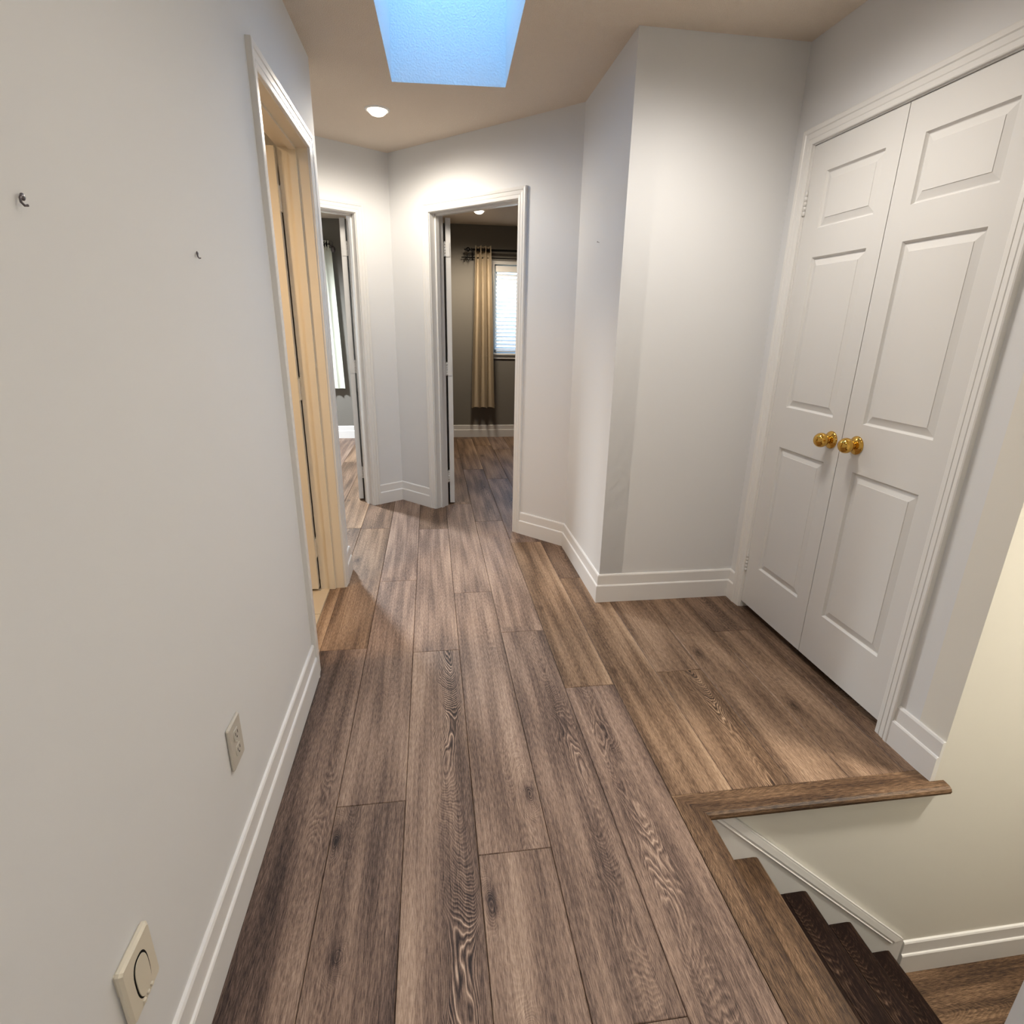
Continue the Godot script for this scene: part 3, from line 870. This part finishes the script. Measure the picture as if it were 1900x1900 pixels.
func make_fittings() -> void:
	var f := wall_frame(LA, LB)
	# duplex outlet
	var t := thing("wall_outlet", "white duplex outlet plate low on the left wall, nearer the doorway", "outlet", f * Transform3D(Basis.IDENTITY, Vector3(1.6 + 1.165, 0.395, 0)))
	var st := mb()
	soft_box(st, Vector3(-0.0375, -0.058, 0), Vector3(0.0375, 0.058, 0.0085), 0.003)
	done(st, "plate", M.plastic, t)
	for y in [0.0215, -0.0215]:
		st = mb()
		var pf: Array = []
		for k in 20:
			var a := TAU * k / 20.0
			pf.append(Vector2(cos(a) * 0.0165, clampf(sin(a) * 0.0175, -0.0135, 0.0135)))
		sweep(st, pf, Vector3(0, y, 0.0075), Vector3(0, y, 0.0105), Vector3.RIGHT, Vector3.UP)
		var rc := done(st, "socket", M.plastic, t)
		st = mb()
		for x in [-0.0065, 0.0065]:
			box(st, Vector3(x - 0.0011, y - 0.001, 0.0104), Vector3(x + 0.0011, y + 0.0075, 0.0108))
		lathe(st, [Vector2(0, 0), Vector2(0.0024, 0), Vector2(0.0024, 0.0004), Vector2(0, 0.0004)], Vector3(0, y - 0.0075, 0.0104), Vector3.BACK, 12)
		done(st, "slot", M.black, rc)
	st = mb()
	lathe(st, [Vector2(0.003, 0), Vector2(0.0025, 0.001), Vector2(0, 0.0013)], Vector3(0, 0, 0.0085), Vector3.BACK, 12)
	done(st, "screw", M.plastic, t)
	# wall plate with a round-ended flap cover
	t = thing("wall_inlet", "ivory square wall plate with a round-ended flap, low on the left wall nearest the viewer", "wall plate", f * Transform3D(Basis.IDENTITY, Vector3(1.6 + 0.677, 0.368, 0)))
	st = mb()
	soft_box(st, Vector3(-0.043, -0.058, 0), Vector3(0.043, 0.058, 0.013), 0.004)
	done(st, "plate", M.ivory, t)
	st = mb()
	soft_box(st, Vector3(-0.0405, 0.010, -0.001), Vector3(-0.0325, 0.054, 0.0045), 0.001)
	done(st, "shim", M.ivory, t)
	st = mb()
	var oval: Array = []
	var oval_in: Array = []
	for k in 32:
		var a := TAU * k / 32.0
		var c := Vector2(0.021 * signf(cos(a)) * pow(absf(cos(a)), 0.75), -0.004 + 0.040 * signf(sin(a)) * pow(absf(sin(a)), 0.75))
		oval.append(c)
		oval_in.append(Vector2(c.x * 0.85, -0.004 + (c.y + 0.004) * 0.93 - 0.0012))
	sweep(st, oval, Vector3(0, 0, 0.0128), Vector3(0, 0, 0.0133), Vector3.RIGHT, Vector3.UP)  # black oval painted in for the shaded gap round the flap
	done(st, "gap_shade", M.black, t)
	st = mb()
	sweep(st, oval_in, Vector3(0, 0, 0.013), Vector3(0, 0, 0.0145), Vector3.RIGHT, Vector3.UP)
	var flap := done(st, "flap", M.ivory, t)
	st = mb()
	for x in [-0.012, 0.0, 0.012]:
		soft_box(st, Vector3(x - 0.003, -0.049, 0.0125), Vector3(x + 0.003, -0.043, 0.0165), 0.0008)
	done(st, "hinge_pin", M.ivory, flap)
	# picture hooks
	for h in [[0.846, 1.484, 0.8, "larger bent metal picture hook on the left wall at the photo's left edge"], [1.392, 1.481, 0.75, "small metal picture hook on the left wall between the plate and the doorway"]]:
		t = thing("picture_hook", h[3], "hook", f * Transform3D(Basis.IDENTITY.scaled(Vector3.ONE * h[2]), Vector3(1.6 + h[0], h[1], 0)))
		st = mb()
		lathe(st, [Vector2(0, 0), Vector2(0.0055, 0), Vector2(0.0055, 0.0015), Vector2(0.004, 0.0028), Vector2(0, 0.003)], Vector3.ZERO, Vector3.BACK, 16)
		done(st, "base", M.steel, t)
		st = mb()
		tube(st, [Vector3(0, 0, 0.001), Vector3(-0.006, 0.001, 0.004), Vector3(-0.012, 0.000, 0.006), Vector3(-0.017, -0.004, 0.007), Vector3(-0.018, -0.010, 0.0075), Vector3(-0.014, -0.014, 0.009), Vector3(-0.009, -0.013, 0.011)], 0.0019, 8)
		done(st, "bent_wire", M.steel, t)
	var fc := wall_frame(C0, D0)
	t = thing("nail", "single small nail in the bluish short wall left of the projecting corner", "nail", fc * Transform3D(Basis.IDENTITY, Vector3(0.405, 1.7355, 0)))
	st = mb()
	lathe(st, [Vector2(0.0011, -0.004), Vector2(0.0011, 0.010), Vector2(0.003, 0.010), Vector2(0.003, 0.0113), Vector2(0, 0.0116)], Vector3.ZERO, Vector3(0, 0.25, 1), 10)
	done(st, "shank", M.steel, t)

# ---------------------------------------------------------------- bedrooms

# cloth hanging in folds between two x ranges, from y0 up to y1
func drape(st: SurfaceTool, xt0: float, xt1: float, xb0: float, xb1: float, y0: float, y1: float, z: float, folds: float, depth: float, sd: int) -> void:
	var n := noise(1.0, sd)
	var nu := 96; var nv := 24
	var P := func(i: int, j: int) -> Vector3:
		var u := float(i) / nu; var v := float(j) / nv
		var x := lerpf(lerpf(xt0, xt1, u), lerpf(xb0, xb1, u), 1.0 - v)
		var a := u * folds * TAU + 0.5 * n.get_noise_2d(u * 3.0, v * 0.8) * (1.0 - v)
		var dz := depth * sin(a) * (0.85 + 0.3 * n.get_noise_2d(u * 4.0 + 7.0, v))
		return Vector3(x + 0.012 * cos(a) * (1.0 - v * 0.4), lerpf(y0, y1, v), z + dz)
	st.set_smooth_group(0)
	for i in nu:
		for j in nv:
			quad(st, P.call(i, j), P.call(i, j + 1), P.call(i + 1, j + 1), P.call(i + 1, j))
	st.set_smooth_group(-1)

func ring(st: SurfaceTool, c: Vector3, axis: Vector3, big: float, small: float) -> void:
	var uv := basis_for(axis.normalized())
	var pts: Array = []
	for k in 21:
		var a := TAU * k / 20.0
		pts.append(c + (uv[0] * cos(a) + uv[1] * sin(a)) * big)
	tube(st, pts, small, 8)

func make_bedrooms() -> void:
	# right bedroom window, seen behind the blind
	var w := thing("window_2", "white framed window of the curtained bedroom behind the blind", "window", Transform3D.IDENTITY, "", "structure")
	window_parts(w, 0.775, 2.0)
	var w2 := thing("window_3", "white framed window of the far left bedroom beside the lace curtain", "window", Transform3D.IDENTITY, "", "structure")
	window_parts(w2, -2.5, -1.28)
	# blind
	var b := thing("window_blind", "white slatted blind glowing with daylight, beside the beige curtain", "blind")
	var st := mb()
	soft_box(st, Vector3(0.785, 1.945, -7.065), Vector3(1.99, 2.012, -7.01), 0.004)
	done(st, "headrail", M.trim, b)
	for k in 20:
		var y := 1.915 - 0.0435 * k
		if y < 1.075:
			break
		st = mb()
		var tilt := deg_to_rad(38.0)
		var c := Vector3(0, y, -7.04)
		var sl := [Vector2(-0.0235, 0.0), Vector2(-0.012, 0.0022), Vector2(0.0, 0.003), Vector2(0.012, 0.0022), Vector2(0.0235, 0.0), Vector2(0.0, 0.001)]
		sweep(st, sl, c + Vector3(0.79, 0, 0), c + Vector3(1.985, 0, 0), Vector3(0, -sin(tilt), cos(tilt)), Vector3(0, cos(tilt), sin(tilt)))
		done(st, "slat", M.slat, b)
	st = mb()
	soft_box(st, Vector3(0.79, 1.046, -7.062), Vector3(1.985, 1.066, -7.018), 0.003)
	done(st, "bottom_rail", M.slat, b)
	for x in [0.86, 1.4, 1.9]:
		st = mb()
		tube(st, [Vector3(x, 1.95, -7.016), Vector3(x, 1.06, -7.016)], 0.001, 6)
		done(st, "ladder_cord", M.slat, b)
	# beige curtain with grommets on a black rod
	var c := thing("curtain", "beige grommet curtain hanging in folds left of the bright blind", "curtain")
	st = mb()
	drape(st, 0.532, 0.728, 0.475, 0.786, 0.386, 2.207, -6.94, 3.5, 0.072, 3)
	done(st, "cloth", M.curtain, c)
	for x in [0.556, 0.590, 0.618, 0.646, 0.676, 0.706]:
		st = mb()
		ring(st, Vector3(x, 2.166, -6.945), Vector3(1, 0, 0.5 if int(x * 1000) % 4 == 0 else -0.5), 0.021, 0.0035)
		done(st, "grommet", M.dark_metal, c)
	var r := thing("curtain_rod", "thick black curtain rod with ball finial carrying the beige curtain", "curtain rod", Transform3D.IDENTITY, "curtain rods")
	st = mb()
	tube(st, [Vector3(0.50, 2.166, -6.945), Vector3(2.3, 2.166, -6.945)], 0.0125, 14)
	done(st, "rod", M.dark_metal, r)
	st = mb()
	lathe(st, [Vector2(0.0125, 0.0), Vector2(0.019, 0.002), Vector2(0.019, 0.010), Vector2(0.011, 0.014), Vector2(0.010, 0.022), Vector2(0.022, 0.032), Vector2(0.027, 0.044), Vector2(0.022, 0.057), Vector2(0.011, 0.066), Vector2(0.013, 0.070), Vector2(0.011, 0.076), Vector2(0.005, 0.087), Vector2(0, 0.09)], Vector3(0.502, 2.166, -6.945), Vector3.LEFT, 20)
	done(st, "finial", M.dark_metal, r)
	st = mb()
	tube(st, [Vector3(0.515, 2.160, -6.945), Vector3(0.515, 2.140, -6.97), Vector3(0.515, 2.10, -7.0), Vector3(0.515, 2.10, -7.049)], 0.006, 8)
	box(st, Vector3(0.505, 2.06, -7.05), Vector3(0.525, 2.18, -7.044))
	done(st, "bracket", M.dark_metal, r)
	r = thing("curtain_rod", "thin dark second rod with scrolled finial just below the thick rod", "curtain rod", Transform3D.IDENTITY, "curtain rods")
	st = mb()
	tube(st, [Vector3(0.44, 2.089, -7.0), Vector3(2.3, 2.089, -7.0)], 0.0065, 10)
	done(st, "rod", M.dark_metal, r)
	st = mb()
	tube(st, [Vector3(0.385, 2.089, -7.0), Vector3(0.44, 2.089, -7.0)], 0.005, 8)
	for s in [1.0, -1.0]:
		var pts: Array = []
		for k in 17:
			var a := PI * (0.15 + 1.55 * k / 16.0)
			pts.append(Vector3(0.432 - 0.022 * sin(a) * 1.0 + 0.001 * k, 2.089 + s * (0.030 + 0.022 * cos(a)), -7.0))
		tube(st, pts, 0.004, 8)
		tube(st, [Vector3(0.44, 2.089, -7.0), Vector3(0.455, 2.089 + s * 0.022, -7.0), Vector3(0.475, 2.089 + s * 0.024, -7.0), Vector3(0.488, 2.089 + s * 0.01, -7.0)], 0.004, 8)
	done(st, "scroll_finial", M.dark_metal, r)
	# left bedroom: lace curtain, rod end, ring and ball
	c = thing("curtain", "white lace curtain edge seen through the narrow far left doorway", "curtain")
	st = mb()
	drape(st, -2.1, -1.055, -2.1, -1.022, 0.612, 2.13, -6.95, 12.0, 0.028, 8)
	done(st, "cloth", M.sheer, c)
	for x in [-1.115, -1.088]:
		st = mb()
		ring(st, Vector3(x, 2.168, -6.95), Vector3(1, 0, 0.35), 0.022, 0.006)
		done(st, "grommet", M.dark_metal, c)
	st = mb()
	for x in [-1.13, -1.105, -1.078]:
		soft_box(st, Vector3(x - 0.008, 2.10, -6.97), Vector3(x + 0.008, 2.205, -6.94), 0.004)
	done(st, "heading_tab", M.sheer, c)
	r = thing("curtain_rod", "curtain rod end with looped holder and grey ball by the lace curtain", "curtain rod", Transform3D.IDENTITY, "curtain rods")
	st = mb()
	tube(st, [Vector3(-2.6, 2.168, -6.95), Vector3(-1.06, 2.168, -6.95)], 0.011, 12)
	done(st, "rod", M.dark_metal, r)
	st = mb()
	ring(st, Vector3(-1.048, 2.178, -6.95), Vector3(0.2, 0, 1), 0.022, 0.0035)
	tube(st, [Vector3(-1.065, 2.165, -6.95), Vector3(-1.04, 2.13, -6.96), Vector3(-1.03, 2.12, -7.04)], 0.004, 8)
	done(st, "loop", M.steel, r)
	st = mb()
	var pr: Array = []
	for k in 13:
		var a := PI * k / 12.0
		pr.append(Vector2(0.027 * sin(a), -0.036 * cos(a)))
	lathe(st, pr, Vector3(-1.028, 2.118, -6.945), Vector3.UP, 20)
	done(st, "ball", M.steel, r)

func window_parts(w: Node3D, x0: float, x1: float) -> void:
	var y0 := 1.03; var y1 := 2.03; var z := -7.05
	var st := mb()
	# reveal and sash frame
	for b in [[x0, y0, x0 + 0.04, y1], [x1 - 0.04, y0, x1, y1], [x0, y0, x1, y0 + 0.04], [x0, y1 - 0.04, x1, y1], [(x0 + x1) / 2 - 0.025, y0, (x0 + x1) / 2 + 0.025, y1]]:
		box(st, Vector3(b[0], b[1], z - 0.13), Vector3(b[2], b[3], z - 0.085))
	done(st, "frame", M.trim, w)
	for p in [[x0 + 0.04, (x0 + x1) / 2 - 0.025], [(x0 + x1) / 2 + 0.025, x1 - 0.04]]:
		st = mb()
		box(st, Vector3(p[0], y0 + 0.04, z - 0.112), Vector3(p[1], y1 - 0.04, z - 0.106))
		done(st, "pane", M.glass, w)
	st = mb()
	for s in [-1.0, 1.0]:
		var x := x0 if s < 0 else x1
		sweep(st, CASE, Vector3(x, y0 - 0.005, z), Vector3(x, y1, z), Vector3(s, 0, 0), Vector3.BACK, Vector2.ZERO, Vector2(1, 0))
	sweep(st, CASE, Vector3(x0, y1, z), Vector3(x1, y1, z), Vector3.UP, Vector3.BACK, Vector2(-1, 0), Vector2(1, 0))
	done(st, "casing", M.trim, w)
	st = mb()
	soft_box(st, Vector3(x0 - 0.08, 1.008, z - 0.08), Vector3(x1 + 0.08, 1.032, z + 0.035), 0.004)
	done(st, "sill", M.trim, w)
	st = mb()
	soft_box(st, Vector3(x0 - 0.06, 0.965, z), Vector3(x1 + 0.06, 1.008, z + 0.016), 0.003)
	done(st, "apron", M.trim, w)

func _ready() -> void:
	rng.seed = 7
	make_materials()
	set_the_light()
	var warm := Color(1.0, 0.97, 0.93)
	downlight("round recessed ceiling light glowing in the hall beside the skylight", -0.246, -3.60, 0.96, Color(1.0, 0.955, 0.89), 89.0, 0.45)
	downlight("recessed ceiling light over the closet doors, out of the frame above", 0.90, -1.90, 1.05, warm, 86.0, 1.0)
	downlight("recessed ceiling light in the hall just before the viewer, out of the frame above", 0.40, -0.95, 0.30, warm, 80.0, 1.0)
	downlight("added recessed fill light in the hall right behind the viewer, unseen", 0.40, 0.35, 0.40, warm, 80.0, 1.0)  # unseen fill lamp, added to brighten the hall
	downlight("added recessed fill light at the back end of the hall behind the viewer, unseen", 0.40, 1.15, 0.65, warm, 85.0, 1.0)  # second added fill, lifts the surfaces that face the viewer
	downlight("recessed ceiling light in the bedroom, seen under the doorway's head", 0.523, -6.24, 1.9, Color(1.0, 0.93, 0.83))
	downlight("added recessed light standing in for daylight in the far left bedroom, hidden from the hall", -1.6, -5.4, 11.0, Color(0.95, 0.98, 1.0))  # added lamp, makes up for weak window daylight on the grey wall
	downlight("recessed ceiling light of the bathroom, hidden behind the left wall", -1.35, -1.9, 1.8, Color(1.0, 0.86, 0.68))
	downlight("recessed ceiling light over the stair landing, out of the frame", 2.45, -0.62, 5.0, Color(1.0, 0.97, 0.91), 54.0, 0.8)
	make_woods()
	make_floor()
	make_shell()
	make_doors()
	make_stairs()
	make_fittings()
	make_bedrooms()
